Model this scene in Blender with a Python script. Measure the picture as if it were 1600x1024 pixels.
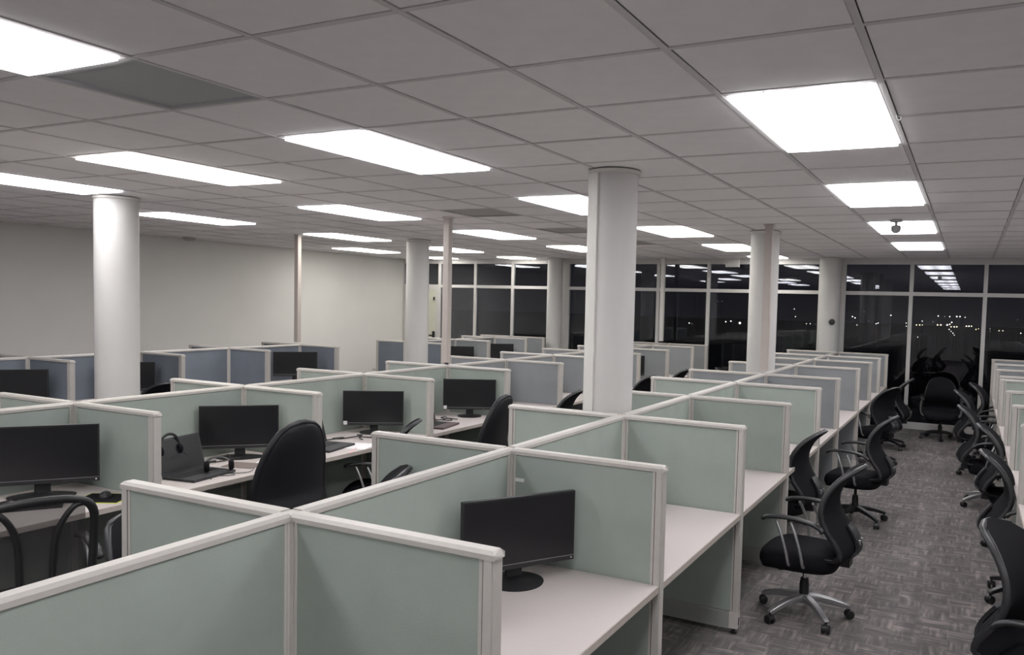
import bpy, bmesh, math, random
from math import sin, cos, pi, atan2, radians, sqrt
from mathutils import Vector, Matrix
random.seed(7)
for o in list(bpy.data.objects): bpy.data.objects.remove(o)
scn = bpy.context.scene
COL = scn.collection

# ------------------------------------------------------------------ camera, world, exposure
CZ = 1.8843
cam_d = bpy.data.cameras.new('camera'); cam = bpy.data.objects.new('camera', cam_d); COL.objects.link(cam)
cy_, sy_ = cos(.452), sin(.452); cp, sp = cos(-.0539), sin(-.0539); cr, sr = cos(-.0259), sin(-.0259)
Rz = Matrix(((cy_, -sy_, 0), (sy_, cy_, 0), (0, 0, 1))); Rx = Matrix(((1, 0, 0), (0, cp, -sp), (0, sp, cp))); Ry = Matrix(((cr, 0, sr), (0, 1, 0), (-sr, 0, cr)))
R = Rz @ Rx @ Ry                                    # columns: right, forward, up
right, fwd, up = R.col[0], R.col[1], R.col[2]
M = Matrix((( right[0], up[0], -fwd[0], 0), (right[1], up[1], -fwd[1], 0), (right[2], up[2], -fwd[2], CZ), (0, 0, 0, 1)))
cam.matrix_world = M
cam_d.sensor_fit = 'HORIZONTAL'; cam_d.sensor_width = 36.0
cam_d.lens = 1229.4 / 1600 * 36
cam_d.shift_x = -117.3 / 1600; cam_d.shift_y = 28.1 / 1600
cam_d.clip_start = .05; cam_d.clip_end = 2000
scn.camera = cam
w = bpy.data.worlds.new('night_sky'); scn.world = w; w.use_nodes = True
w.node_tree.nodes['Background'].inputs[0].default_value = (.008, .008, .011, 1)
w.node_tree.nodes['Background'].inputs[1].default_value = 1.0
scn.view_settings.view_transform = 'Standard'; scn.view_settings.look = 'None'
scn.view_settings.gamma = 1; scn.view_settings.use_curve_mapping = False
scn.view_settings.exposure = 0.0
LIGHT = 10.8                                         # radiance of the fluorescent lenses

# ------------------------------------------------------------------ materials
def mat(name, col, rough=.6, metal=0, spec=.5, noise=0, nscale=20, bump=0, bscale=200, emis=None, estr=0, coat=0, stretch=None):
    m = bpy.data.materials.new(name); m.use_nodes = True; nt = m.node_tree; b = nt.nodes['Principled BSDF']
    b.inputs['Base Color'].default_value = (*col, 1); b.inputs['Roughness'].default_value = rough
    b.inputs['Metallic'].default_value = metal; b.inputs['Specular IOR Level'].default_value = spec
    if coat: b.inputs['Coat Weight'].default_value = coat
    if emis: b.inputs['Emission Color'].default_value = (*emis, 1); b.inputs['Emission Strength'].default_value = estr
    tc = None
    if noise or bump:
        tc = nt.nodes.new('ShaderNodeTexCoord')
    if noise:
        n = nt.nodes.new('ShaderNodeTexNoise'); n.inputs['Scale'].default_value = nscale; n.inputs['Detail'].default_value = 6
        if stretch:
            mp = nt.nodes.new('ShaderNodeMapping'); mp.inputs['Scale'].default_value = stretch
            nt.links.new(tc.outputs['Object'], mp.inputs[0]); nt.links.new(mp.outputs[0], n.inputs['Vector'])
        else: nt.links.new(tc.outputs['Object'], n.inputs['Vector'])
        r = nt.nodes.new('ShaderNodeValToRGB')
        r.color_ramp.elements[0].position = .3; r.color_ramp.elements[1].position = .7
        r.color_ramp.elements[0].color = (*[c * (1 - noise) for c in col], 1); r.color_ramp.elements[1].color = (*[min(1, c * (1 + noise)) for c in col], 1)
        nt.links.new(n.outputs['Fac'], r.inputs[0]); nt.links.new(r.outputs[0], b.inputs['Base Color'])
    if bump:
        n2 = nt.nodes.new('ShaderNodeTexNoise'); n2.inputs['Scale'].default_value = bscale; n2.inputs['Detail'].default_value = 3
        nt.links.new(tc.outputs['Object'], n2.inputs['Vector'])
        bp = nt.nodes.new('ShaderNodeBump'); bp.inputs['Strength'].default_value = bump; bp.inputs['Distance'].default_value = .002
        nt.links.new(n2.outputs['Fac'], bp.inputs['Height']); nt.links.new(bp.outputs[0], b.inputs['Normal'])
    return m

GREEN = mat('sage_fabric', (.330, .372, .340), .95, spec=.15, noise=.05, nscale=5, bump=.5, bscale=420)
GREY = mat('grey_fabric', (.258, .270, .284), .95, spec=.15, noise=.05, nscale=5, bump=.5, bscale=420)
BLUE = mat('slate_fabric', (.172, .194, .228), .95, spec=.15, noise=.06, nscale=5, bump=.5, bscale=420)
CAP = mat('cap_aluminium', (.475, .450, .425), .42, spec=.5, noise=.03, nscale=30)
STRIP = mat('edge_aluminium', (.58, .55, .52), .45, noise=.03, nscale=30)
GROOVE = mat('groove_dark', (.12, .11, .105), .7)
RACE = mat('raceway', (.300, .310, .290), .5, noise=.04, nscale=12)
DESK = mat('desk_laminate', (.530, .480, .472), .45, spec=.35, noise=.015, nscale=60)
DEDGE = mat('desk_edge', (.430, .385, .350), .5, noise=.03, nscale=40)
WALL = mat('white_wall', (.72, .705, .68), .8, spec=.2, noise=.02, nscale=2, bump=.15, bscale=120)
COLM = mat('column_paint', (.57, .56, .55), .55, spec=.3, noise=.02, nscale=3)
CONDUIT = mat('conduit_cover', (.66, .65, .62), .5, noise=.02, nscale=6)
POLE = mat('pole_beige', (.50, .445, .415), .5, noise=.04, nscale=5)
TILE = mat('ceiling_tile', (.94, .92, .93), .95, spec=.1, noise=.02, nscale=9, bump=.12, bscale=260)
TBAR = mat('ceiling_tbar', (.70, .68, .69), .6, noise=.03, nscale=10)
PLEN = mat('plenum_dark', (.05, .05, .05), .9, noise=.1)
VENT = mat('vent_grey', (.44, .44, .46), .6, noise=.05, nscale=200)
VENTD = mat('vent_dark', (.46, .44, .44), .7, noise=.1, nscale=60)
FRAME = mat('window_frame', (.60, .585, .575), .5, noise=.02, nscale=8)
BLK = mat('black_plastic', (.016, .016, .018), .42, spec=.45, noise=.1, nscale=30)
BLKF = mat('black_fabric', (.010, .0095, .012), .9, spec=.12, noise=.15, nscale=120, bump=.6, bscale=500)
BLKM = mat('black_mesh', (.009, .0085, .011), .85, spec=.12, noise=.15, nscale=160, bump=.5, bscale=600)
LEATH = mat('black_leather', (.009, .009, .012), .42, spec=.35, noise=.1, nscale=60, bump=.35, bscale=240)
RIM = mat('grey_rim', (.020, .020, .023), .40, spec=.5, noise=.05, nscale=30)
SILV = mat('silver_paint', (.42, .42, .43), .32, metal=.7, noise=.03, nscale=30)
CHROME = mat('chrome', (.70, .70, .70), .15, metal=1, noise=.02, nscale=30)
SCREEN = mat('screen_off', (.010, .010, .012), .28, spec=.5, noise=.05, nscale=4)
BEZ = mat('bezel_black', (.018, .018, .020), .45, noise=.08, nscale=30)
BEZL = mat('bezel_line', (.16, .16, .17), .35, noise=.05, nscale=30)
WHITE = mat('white_sticker', (.80, .80, .80), .5, noise=.02, nscale=30)
PAPER = mat('paper', (.78, .77, .80), .8, noise=.02, nscale=30)
BROWN = mat('brown_pad', (.20, .16, .15), .8, noise=.08, nscale=40)
LIME = mat('lime_edge', (.55, .62, .06), .6, noise=.05, nscale=40)
LAP = mat('laptop_black', (.030, .030, .034), .5, noise=.08, nscale=40)
LAPR = mat('laptop_maroon', (.085, .055, .058), .5, noise=.08, nscale=40)
CABLE = mat('cable_black', (.02, .02, .022), .5, noise=.1, nscale=30)
CREAM = mat('door_cream', (.62, .62, .52), .6, noise=.02, nscale=4)
PINK = mat('pink_marks', (.72, .42, .46), .7, noise=.05, nscale=30)
NAVY = mat('window_city_ground', (.012, .012, .014), .9, noise=.3, nscale=.05)
PATT = mat('brown_mottled', (.26, .19, .17), .9, noise=.6, nscale=60)

def lamp_mat(name, st, col=(1, .985, .995), tubes=True):
    m = bpy.data.materials.new(name); m.use_nodes = True; nt = m.node_tree; b = nt.nodes['Principled BSDF']
    b.inputs['Base Color'].default_value = (.8, .8, .8, 1); b.inputs['Roughness'].default_value = .4
    b.inputs['Emission Color'].default_value = (*col, 1)
    if tubes:                                       # two tubes behind the lens: brighter along each tube
        tc = nt.nodes.new('ShaderNodeTexCoord'); sx = nt.nodes.new('ShaderNodeSeparateXYZ'); nt.links.new(tc.outputs['Object'], sx.inputs[0])
        a = nt.nodes.new('ShaderNodeMath'); a.operation = 'ABSOLUTE'; nt.links.new(sx.outputs['X'], a.inputs[0])
        s = nt.nodes.new('ShaderNodeMath'); s.operation = 'SUBTRACT'; nt.links.new(a.outputs[0], s.inputs[0]); s.inputs[1].default_value = .13
        a2 = nt.nodes.new('ShaderNodeMath'); a2.operation = 'ABSOLUTE'; nt.links.new(s.outputs[0], a2.inputs[0])
        mr = nt.nodes.new('ShaderNodeMapRange'); nt.links.new(a2.outputs[0], mr.inputs['Value'])
        mr.inputs['From Min'].default_value = 0; mr.inputs['From Max'].default_value = .15; mr.inputs['To Min'].default_value = st * 1.35; mr.inputs['To Max'].default_value = st * .72
        mr.interpolation_type = 'SMOOTHSTEP'
        nt.links.new(mr.outputs[0], b.inputs['Emission Strength'])
    else: b.inputs['Emission Strength'].default_value = st
    return m
LENS = lamp_mat('troffer_lens', LIGHT)
LENSW = lamp_mat('troffer_lens_warm', LIGHT * 1.05, (1, .975, .90))

def carpet():
    m = bpy.data.materials.new('carpet_tiles'); m.use_nodes = True; nt = m.node_tree; b = nt.nodes['Principled BSDF']
    N = nt.nodes.new; L = nt.links.new
    b.inputs['Roughness'].default_value = .95; b.inputs['Specular IOR Level'].default_value = .1
    def math_(op, x, y=None):
        n = N('ShaderNodeMath'); n.operation = op
        for i, v in enumerate((x, y)):
            if v is None: continue
            if isinstance(v, (int, float)): n.inputs[i].default_value = v
            else: L(v, n.inputs[i])
        return n.outputs[0]
    g = N('ShaderNodeNewGeometry'); s = N('ShaderNodeSeparateXYZ'); L(g.outputs['Position'], s.inputs[0])
    X, Y = s.outputs['X'], s.outputs['Y']
    def layer(cell, off):
        fx = math_('FLOOR', math_('DIVIDE', math_('ADD', X, off), cell)); fy = math_('FLOOR', math_('DIVIDE', math_('ADD', Y, off), cell))
        c = N('ShaderNodeCombineXYZ'); L(fx, c.inputs[0]); L(fy, c.inputs[1])
        wn = N('ShaderNodeTexWhiteNoise'); wn.noise_dimensions = '3D'; L(c.outputs[0], wn.inputs['Vector'])
        par = math_('FLOORED_MODULO' if False else 'MODULO', math_('ADD', math_('ADD', fx, fy), 4000), 2)
        flip = math_('GREATER_THAN', math_('ADD', math_('MULTIPLY', par, .7), math_('MULTIPLY', wn.outputs['Value'], .3)), .5)
        def mixv(a, c2):
            mx = N('ShaderNodeMix'); mx.data_type = 'FLOAT'; L(flip, mx.inputs[0]); L(a, mx.inputs[2]); L(c2, mx.inputs[3]); return mx.outputs[0]
        return mixv(X, Y), mixv(Y, X), wn.outputs['Value']
    u, v, rnd = layer(.15, .03)
    cv = N('ShaderNodeCombineXYZ'); L(math_('MULTIPLY', u, 46), cv.inputs[0]); L(math_('MULTIPLY', v, 5), cv.inputs[1]); L(math_('MULTIPLY', rnd, 40), cv.inputs[2])
    n1 = N('ShaderNodeTexNoise'); n1.inputs['Scale'].default_value = 1; n1.inputs['Detail'].default_value = 1.5; L(cv.outputs[0], n1.inputs['Vector'])
    u2, v2, rnd2 = layer(.30, .21)
    cv2 = N('ShaderNodeCombineXYZ'); L(math_('MULTIPLY', u2, 20), cv2.inputs[0]); L(math_('MULTIPLY', v2, 3.5), cv2.inputs[1]); L(math_('MULTIPLY', rnd2, 30), cv2.inputs[2])
    n2 = N('ShaderNodeTexNoise'); n2.inputs['Scale'].default_value = 1; n2.inputs['Detail'].default_value = 1; L(cv2.outputs[0], n2.inputs['Vector'])
    f = math_('ADD', math_('MULTIPLY', n1.outputs['Fac'], .62), math_('MULTIPLY', n2.outputs['Fac'], .38))
    f = math_('ADD', f, math_('MULTIPLY', math_('SUBTRACT', rnd2, .5), .05))
    r = N('ShaderNodeValToRGB'); e = r.color_ramp.elements
    e[0].position = .38; e[0].color = (.128, .119, .119, 1); e[1].position = .66; e[1].color = (.285, .255, .245, 1)
    k = e.new(.50); k.color = (.165, .152, .151, 1); k = e.new(.57); k.color = (.205, .186, .181, 1)
    L(f, r.inputs[0])
    fine = N('ShaderNodeTexNoise'); fine.inputs['Scale'].default_value = 260; L(g.outputs['Position'], fine.inputs['Vector'])
    mx = N('ShaderNodeMix'); mx.data_type = 'RGBA'; mx.blend_type = 'OVERLAY'; mx.inputs[0].default_value = .35
    L(r.outputs[0], mx.inputs[6]); L(fine.outputs['Fac'], mx.inputs[7]); L(mx.outputs[2], b.inputs['Base Color'])
    bp = N('ShaderNodeBump'); bp.inputs['Strength'].default_value = .5; bp.inputs['Distance'].default_value = .003
    L(fine.outputs['Fac'], bp.inputs['Height']); L(bp.outputs[0], b.inputs['Normal'])
    return m
CARPET = carpet()

def glass():
    m = bpy.data.materials.new('window_glass'); m.use_nodes = True; nt = m.node_tree; nt.nodes.clear()
    N = nt.nodes.new; L = nt.links.new
    o = N('ShaderNodeOutputMaterial'); t = N('ShaderNodeBsdfTransparent'); t.inputs[0].default_value = (.80, .82, .84, 1)
    g = N('ShaderNodeBsdfGlossy'); g.inputs['Roughness'].default_value = .012; g.inputs[0].default_value = (.92, .93, 1, 1)
    fr = N('ShaderNodeFresnel'); fr.inputs['IOR'].default_value = 1.56
    mx = N('ShaderNodeMixShader'); L(fr.outputs[0], mx.inputs[0]); L(t.outputs[0], mx.inputs[1]); L(g.outputs[0], mx.inputs[2]); L(mx.outputs[0], o.inputs[0])
    return m
GLASS = glass()

def mesh_see():
    m = bpy.data.materials.new('sheer_mesh'); m.use_nodes = True; nt = m.node_tree; b = nt.nodes['Principled BSDF']
    b.inputs['Base Color'].default_value = (.05, .045, .05, 1); b.inputs['Roughness'].default_value = .8; b.inputs['Alpha'].default_value = .45
    return m
SHEER = mesh_see()

# ------------------------------------------------------------------ geometry helpers
def add_box(bm, x0, y0, z0, x1, y1, z1):
    v = [bm.verts.new(p) for p in ((x0, y0, z0), (x1, y0, z0), (x1, y1, z0), (x0, y1, z0), (x0, y0, z1), (x1, y0, z1), (x1, y1, z1), (x0, y1, z1))]
    for f in ((0, 3, 2, 1), (4, 5, 6, 7), (0, 1, 5, 4), (1, 2, 6, 5), (2, 3, 7, 6), (3, 0, 4, 7)): bm.faces.new([v[i] for i in f])
    return v
def add_prism(bm, poly, axis, a, b):
    """poly: 2D outline; extruded along axis 'x','y' or 'z' from a to b"""
    def P(p, t): return {'x': (t, p[0], p[1]), 'y': (p[0], t, p[1]), 'z': (p[0], p[1], t)}[axis]
    A = [bm.verts.new(P(p, a)) for p in poly]; B = [bm.verts.new(P(p, b)) for p in poly]; n = len(poly)
    bm.faces.new(A[::-1]); bm.faces.new(B)
    for i in range(n): bm.faces.new((A[i], A[(i + 1) % n], B[(i + 1) % n], B[i]))
def add_lathe(bm, prof, n=24, c=(0, 0, 0), sx=1, sy=1):
    rings = []
    for r, z in prof:
        if r < 1e-6: rings.append([bm.verts.new((c[0], c[1], c[2] + z))])
        else: rings.append([bm.verts.new((c[0] + sx * r * cos(2 * pi * i / n), c[1] + sy * r * sin(2 * pi * i / n), c[2] + z)) for i in range(n)])
    for a, b in zip(rings, rings[1:]):
        for i in range(n):
            j = (i + 1) % n
            if len(a) == 1 and len(b) == 1: break
            if len(a) == 1: bm.faces.new((a[0], b[i], b[j]))
            elif len(b) == 1: bm.faces.new((a[i], a[j], b[0]))
            else: bm.faces.new((a[i], a[j], b[j], b[i]))
    if len(rings[0]) > 1: bm.faces.new(rings[0][::-1])
    if len(rings[-1]) > 1: bm.faces.new(rings[-1])
def smooth_path(pts, k=4):
    P = [Vector(p) for p in pts]; out = []
    for i in range(len(P) - 1):
        p0 = P[max(i - 1, 0)]; p1 = P[i]; p2 = P[i + 1]; p3 = P[min(i + 2, len(P) - 1)]
        for j in range(k):
            t = j / k
            out.append(.5 * ((2 * p1) + (p2 - p0) * t + (2 * p0 - 5 * p1 + 4 * p2 - p3) * t * t + (3 * p1 - p0 - 3 * p2 + p3) * t ** 3))
    out.append(P[-1]); return out
def add_sweep(bm, pts, rx, ry=None, n=8, upv=(0, 0, 1), box=False):
    """sweep an ellipse (or rounded box) of half sizes rx (sideways), ry (up) along pts; rx/ry may be lists"""
    P = [Vector(p) for p in pts]; m = len(P)
    if ry is None: ry = rx
    rings = []
    for i in range(m):
        t = (P[min(i + 1, m - 1)] - P[max(i - 1, 0)]).normalized()
        u = Vector(upv); s = t.cross(u)
        if s.length < 1e-3: s = t.cross(Vector((1, 0, 0)))
        s.normalize(); u = s.cross(t).normalized()
        a = rx[i] if isinstance(rx, (list, tuple)) else rx; b = ry[i] if isinstance(ry, (list, tuple)) else ry
        if box: offs = [(-1, -.7), (-.8, -1), (.8, -1), (1, -.7), (1, .7), (.8, 1), (-.8, 1), (-1, .7)]
        else: offs = [(cos(2 * pi * k / n), sin(2 * pi * k / n)) for k in range(n)]
        rings.append([bm.verts.new(P[i] + s * a * q[0] + u * b * q[1]) for q in offs])
    n = len(rings[0])
    for a, b in zip(rings, rings[1:]):
        for i in range(n): bm.faces.new((a[i], a[(i + 1) % n], b[(i + 1) % n], b[i]))
    bm.faces.new(rings[0][::-1]); bm.faces.new(rings[-1])
def interp(tab, t):
    for (a, va), (b, vb) in zip(tab, tab[1:]):
        if t <= b:
            k = (t - a) / (b - a); k = k * k * (3 - 2 * k) if len(tab) < 4 else k
            return va + (vb - va) * k
    return tab[-1][1]
def add_sheet(bm, fn, thick, nu=14, nv=18):
    """closed curved slab: fn(u,v)->(point, normal), u,v in 0..1"""
    F = []; B = []
    for i in range(nu + 1):
        f = []; b = []
        for j in range(nv + 1):
            p, nn = fn(i / nu, j / nv); th = thick(i / nu, j / nv) if callable(thick) else thick
            f.append(bm.verts.new(p + nn * th * .5)); b.append(bm.verts.new(p - nn * th * .5))
        F.append(f); B.append(b)
    for i in range(nu):
        for j in range(nv):
            bm.faces.new((F[i][j], F[i + 1][j], F[i + 1][j + 1], F[i][j + 1])); bm.faces.new((B[i][j], B[i][j + 1], B[i + 1][j + 1], B[i + 1][j]))
    for i in range(nu):
        bm.faces.new((F[i][0], B[i][0], B[i + 1][0], F[i + 1][0])); bm.faces.new((F[i][nv], F[i + 1][nv], B[i + 1][nv], B[i][nv]))
    for j in range(nv):
        bm.faces.new((F[0][j], F[0][j + 1], B[0][j + 1], B[0][j])); bm.faces.new((F[nu][j], B[nu][j], B[nu][j + 1], F[nu][j + 1]))
def bevel(bm, w, seg=1, ang=30):
    es = [e for e in bm.edges if len(e.link_faces) == 2 and e.calc_face_angle(0) > radians(ang)]
    bmesh.ops.bevel(bm, geom=es, offset=w, segments=seg, affect='EDGES', profile=.6)
def mesh(name, bm, m, smooth=False):
    bmesh.ops.recalc_face_normals(bm, faces=bm.faces)
    me = bpy.data.meshes.new(name); bm.to_mesh(me); bm.free()
    for x in (m if isinstance(m, list) else [m]): me.materials.append(x)
    if smooth:
        for p in me.polygons: p.use_smooth = True
        if smooth != 'all': me.set_sharp_from_angle(angle=radians(40))
    return me
def link(name, me, parent=None, loc=(0, 0, 0), rz=0):
    o = bpy.data.objects.new(name, me); COL.objects.link(o)
    if parent: o.parent = parent
    o.location = loc; o.rotation_euler = (0, 0, rz); return o
def obj(name, bm, m, parent=None, loc=(0, 0, 0), rz=0, smooth=False): return link(name, mesh(name, bm, m, smooth), parent, loc, rz)
def tag(o, label, cat, group=None):
    o['label'] = label; o['category'] = cat
    if group: o['group'] = group
    return o
def thing(name, label, cat, loc=(0, 0, 0), rz=0, group=None):
    o = bpy.data.objects.new(name, None); COL.objects.link(o); o.location = loc; o.rotation_euler = (0, 0, rz); o.empty_display_size = .1
    return tag(o, label, cat, group)
def struct(name, bm, m, **k):
    o = obj(name, bm, m, **k); o['kind'] = 'structure'; return o
def copy_tree(o, parent=None):
    c = o.copy(); COL.objects.link(c)
    if parent: c.parent = parent
    for ch in list(o.children): copy_tree(ch, c)
    return c
def B(): return bmesh.new()
ORD = 'nearest second third fourth fifth sixth seventh eighth ninth tenth eleventh twelfth'.split()

# ------------------------------------------------------------------ room shell
H = 2.73; XL, XR, YB, YF = -11.1, 6.4, -6.6, 13.67
bm = B(); add_box(bm, XL - .2, YB - .2, -.12, XR + .2, YF + .2, 0); struct('floor', bm, CARPET)
bm = B(); add_box(bm, XL - .15, YB - .15, 0, XL, YF + .15, H + .25); struct('wall_left', bm, WALL)
bm = B(); add_box(bm, XR, YB - .15, 0, XR + .15, YF + .15, H + .25); struct('wall_right', bm, WALL)
bm = B(); add_box(bm, XL, YB - .15, 0, XR, YB, H + .25); struct('wall_back', bm, WALL)
bm = B(); add_box(bm, XL, YB, 0, XL + .012, 12.6, .10); struct('baseboard_left', bm, RACE)
# the window wall: header, pilasters behind the round columns
bm = B(); add_box(bm, XL, YF - .02, H - .055, XR, YF + .15, H + .25); struct('wall_front', bm, FRAME)
for n, (a, b) in enumerate(((-2.26, -1.94), (-7.40, -7.09))):
    bm = B(); add_box(bm, a, YF - .02, 0, b, YF + .12, H - .055); bevel(bm, .004); struct('trim_%d' % (n + 1), bm, FRAME)
bm = B(); add_box(bm, XL, YF - .10, 0, XR, YF - .04, .085); bevel(bm, .006); struct('trim_3', bm, FRAME)
MULL = [XR, 5.42, 4.39, 3.36, 2.3, 1.245, .19, -.872, -1.91, None, -2.29, -2.93 - .33, -4.24, -5.2, -6.14, -7.07, None, -7.42, -8.33, -9.23, -10.13, XL]
wn = 0
TR = 2.165
for a, b in zip(MULL, MULL[1:]):
    if a is None or b is None: continue
    wn += 1; hw = .029
    x1 = a - (hw if a != XR else 0); x0 = b + (hw if b != XL else 0)
    bm = B()
    add_box(bm, b - (hw if b != XL else 0), YF - .035, 0, b + hw, YF + .035, H - .055)
    if a in (XR, -2.29, -7.42): add_box(bm, a - hw, YF - .035, 0, a + hw * (a != XR), YF + .035, H - .055)
    add_box(bm, x0, YF - .03, TR - .03, x1, YF + .03, TR + .03)
    if b != XL: add_box(bm, x0, YF - .03, .0, x1, YF + .03, .10)
    add_box(bm, x0, YF - .03, H - .095, x1, YF + .03, H - .055)
    bevel(bm, .003)
    wi = struct('window_%d' % wn, bm, FRAME)
    bm = B(); add_box(bm, x0, YF - .002, TR + .03, x1, YF + .002, H - .095); obj('pane', bm, GLASS, wi)
    if b != XL:
        bm = B(); add_box(bm, x0, YF - .002, .10, x1, YF + .002, TR - .03); obj('pane', bm, GLASS, wi)
# cream door in the corner bay
dx0, dx1 = XL + .04, -10.13 - .03
bm = B(); add_box(bm, dx0 + .05, YF - .028, .012, dx1 - .05, YF + .018, TR - .08); bevel(bm, .004); dr = struct('door_1', bm, CREAM)
bm = B(); add_box(bm, dx0, YF - .035, 0, dx0 + .05, YF + .03, TR - .03); add_box(bm, dx1 - .05, YF - .035, 0, dx1, YF + .03, TR - .03); add_box(bm, dx0 + .05, YF - .035, TR - .08, dx1 - .05, YF + .03, TR - .03)
obj('door_frame', bm, FRAME, dr)
bm = B(); add_box(bm, dx1 - .12, YF - .065, 1.02, dx1 - .075, YF - .028, 1.20); add_box(bm, dx1 - .20, YF - .075, 1.10, dx1 - .08, YF - .055, 1.125); bevel(bm, .003); obj('door_handle', bm, BLK, dr)
bm = B(); add_box(bm, dx1 - .115, YF - .05, 1.86, dx1 - .085, YF - .028, 1.93); bevel(bm, .003); obj('door_latch', bm, BLK, dr)

# ------------------------------------------------------------------ suspended ceiling
T = .6106; OX, OY = -.3378, 2.4922
bm = B(); add_box(bm, XL, YB, H + .16, XR, YF, H + .25); ceil = struct('ceiling', bm, PLEN)
i0, i1 = math.floor((XL - OX) / T), math.ceil((XR - OX) / T); j0, j1 = math.floor((YB - OY) / T), math.ceil((YF - OY) / T)
LIGHTS = [  # cell i, j, length in tiles, warm, label
    (-1, 1, 2, 0, 'large bright light panel nearest overhead at the right, above the carpet aisle'),
    (-1, 5, 2, 0, 'second light panel from the camera in the column above the carpet aisle'),
    (-1, 9, 2, 0, 'third light panel above the carpet aisle, partly hidden by a small camera'),
    (-1, 13, 2, 0, 'farthest light panel above the carpet aisle, just before the dark windows'),
    (-5, -3, 2, 0, 'light panel cut by the upper left frame edge, beside a grey vent'),
    (-5, 1, 2, 0, 'long bright light panel at upper centre left of the big front column'),
    (-5, 5, 2, 0, 'light panel running behind the left edge of the big front column'),
    (-5, 9, 2, 1, 'light panel just right of the big front column at ceiling'),
    (-5, 13, 2, 1, 'light panel touching the column that has a beige pole, right of centre'),
    (-5, 17, 1, 1, 'short warm light panel against the windows, behind the column with beige pole'),
    (-8, 1, 2, 1, 'long light panel upper left, between the vent and the left column'),
    (-11, 1, 2, 0, 'light panel at left edge of the photo just before the left column'),
    (-13, 5, 2, 0, 'light panel right behind the left column near the white wall'),
    (-9, 5, 2, 0, 'light panel in front of the slim beige pole at middle left'),
    (-13, 9, 2, 1, 'light panel between the beige wall pole and the middle column'),
    (-9, 9, 2, 0, 'light panel right of the slim beige pole, middle distance'),
    (-16, 13, 2, 1, 'farthest left light panel close to the white wall'),
    (-13, 13, 2, 0, 'light panel crossed by the slim beige pole, behind the middle column'),
    (-9, 13, 2, 1, 'light panel meeting the left side of the big column, far away'),
    (-16, 17, 1, 1, 'short yellowish light panel against the windows beside the cream door'),
    (-13, 17, 1, 1, 'short yellowish light panel against the windows, second from the cream door'),
]
for (i, j, lb) in ((3, 1, 'right of the photo, first'), (3, 5, 'right of the photo, second'), (3, 9, 'right of the photo, third'), (3, 13, 'right of the photo, fourth'), (7, 1, 'far right outside, first'), (7, 5, 'far right outside, second'), (7, 9, 'far right outside, third'), (-1, -3, 'behind the viewpoint, aisle column'), (3, -3, 'behind the viewpoint at right'), (-9, -3, 'behind the viewpoint at left'), (-13, -3, 'behind the viewpoint at far left'), (-1, -7, 'two bays behind the viewpoint, aisle column'), (-5, -7, 'two bays behind the viewpoint, second column'), (-9, -7, 'two bays behind the viewpoint at left'), (3, -7, 'two bays behind the viewpoint at right'), (-5, -11, 'three bays behind the viewpoint'), (-1, -11, 'three bays behind the viewpoint, aisle column')):  # unseen panels continuing the light grid, added to brighten the room
    LIGHTS.append((i, j, 2, 0, 'added unseen ceiling light panel outside the frame, ' + lb))
cells = {}
for (i, j, n, wm, lb) in LIGHTS:
    for k in range(n): cells[(i, j + k)] = 'light'
VENTS = [(-5, -1, 'grey square return air vent beside the upper left light panel', VENT), (-7, 6, 'dark ceiling vent beside the top of the slim beige pole', VENTD), (-7, 9, 'darker ceiling vent left of the big front column', VENTD), (-7, 12, 'dark ceiling vent tile just right of the big front column', VENTD)]
for v in VENTS: cells[v[:2]] = 'vent'
# grid bars
def bar_mesh(L_, n): 
    bm = B(); add_box(bm, -L_ / 2, -.0115, 0, L_ / 2, .0115, .004); add_box(bm, -L_ / 2, -.0015, .004, L_ / 2, .0015, .035); return mesh('ceiling_bar', bm, TBAR)
mA = bar_mesh(YF - YB, 0)
for i in range(i0, i1 + 1):
    x = OX + T * i
    if XL + .02 < x < XR - .02: link('ceiling_bar', mA, ceil, (x, (YF + YB) / 2, H - .001), pi / 2)
bm_cache = {}
for j in range(j0, j1 + 1):
    y = OY + T * j
    if not YB + .02 < y < YF - .02: continue
    run = None
    for i in range(i0, i1 + 1):
        solid = i < i1 and not (cells.get((i, j)) == 'light' and cells.get((i, j - 1)) == 'light')
        if solid and run is None: run = i
        if not solid and run is not None:
            a_, b_ = max(OX + T * run, XL), min(OX + T * i, XR); k = round(b_ - a_, 3)
            if k not in bm_cache: bm_cache[k] = bar_mesh(b_ - a_, 0)
            link('ceiling_bar', bm_cache[k], ceil, ((a_ + b_) / 2, y, H), 0); run = None
tm = {}
def tile_mesh(wx, wy):
    k = (round(wx, 3), round(wy, 3))
    if k not in tm:
        bm = B(); add_box(bm, -wx / 2, -wy / 2, 0, wx / 2, wy / 2, .015); es = [e for e in bm.edges if all(v.co.z < .001 for v in e.verts)]
        bmesh.ops.bevel(bm, geom=es, offset=.003, segments=1, affect='EDGES'); tm[k] = mesh('ceiling_tile', bm, TILE)
    return tm[k]
todo = []
for i in range(i0, i1):
    for j in range(j0, j1):
        if (i, j) in cells: continue
        g = .0145
        x0, x1 = max(OX + T * i + g, XL + .002), min(OX + T * (i + 1) - g, XR - .002); y0, y1 = max(OY + T * j + g, YB + .002), min(OY + T * (j + 1) - g, YF - .022)
        if x1 - x0 < .05 or y1 - y0 < .05: continue
        c = Vector(((x0 + x1) / 2, (y0 + y1) / 2, H)); d = c - Vector((0, 0, CZ)); dep = d.dot(fwd)
        vis = False
        if dep > .3:
            u = 917 + 1229 * d.dot(right) / dep; v = 540 - 1229 * d.dot(up) / dep
            vis = -250 < u < 1850 and -150 < v < 600
        todo.append((0 if vis else 1, d.length, c, x1 - x0, y1 - y0))
todo.sort(key=lambda t: (t[0], t[1]))
rest = B()
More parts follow.
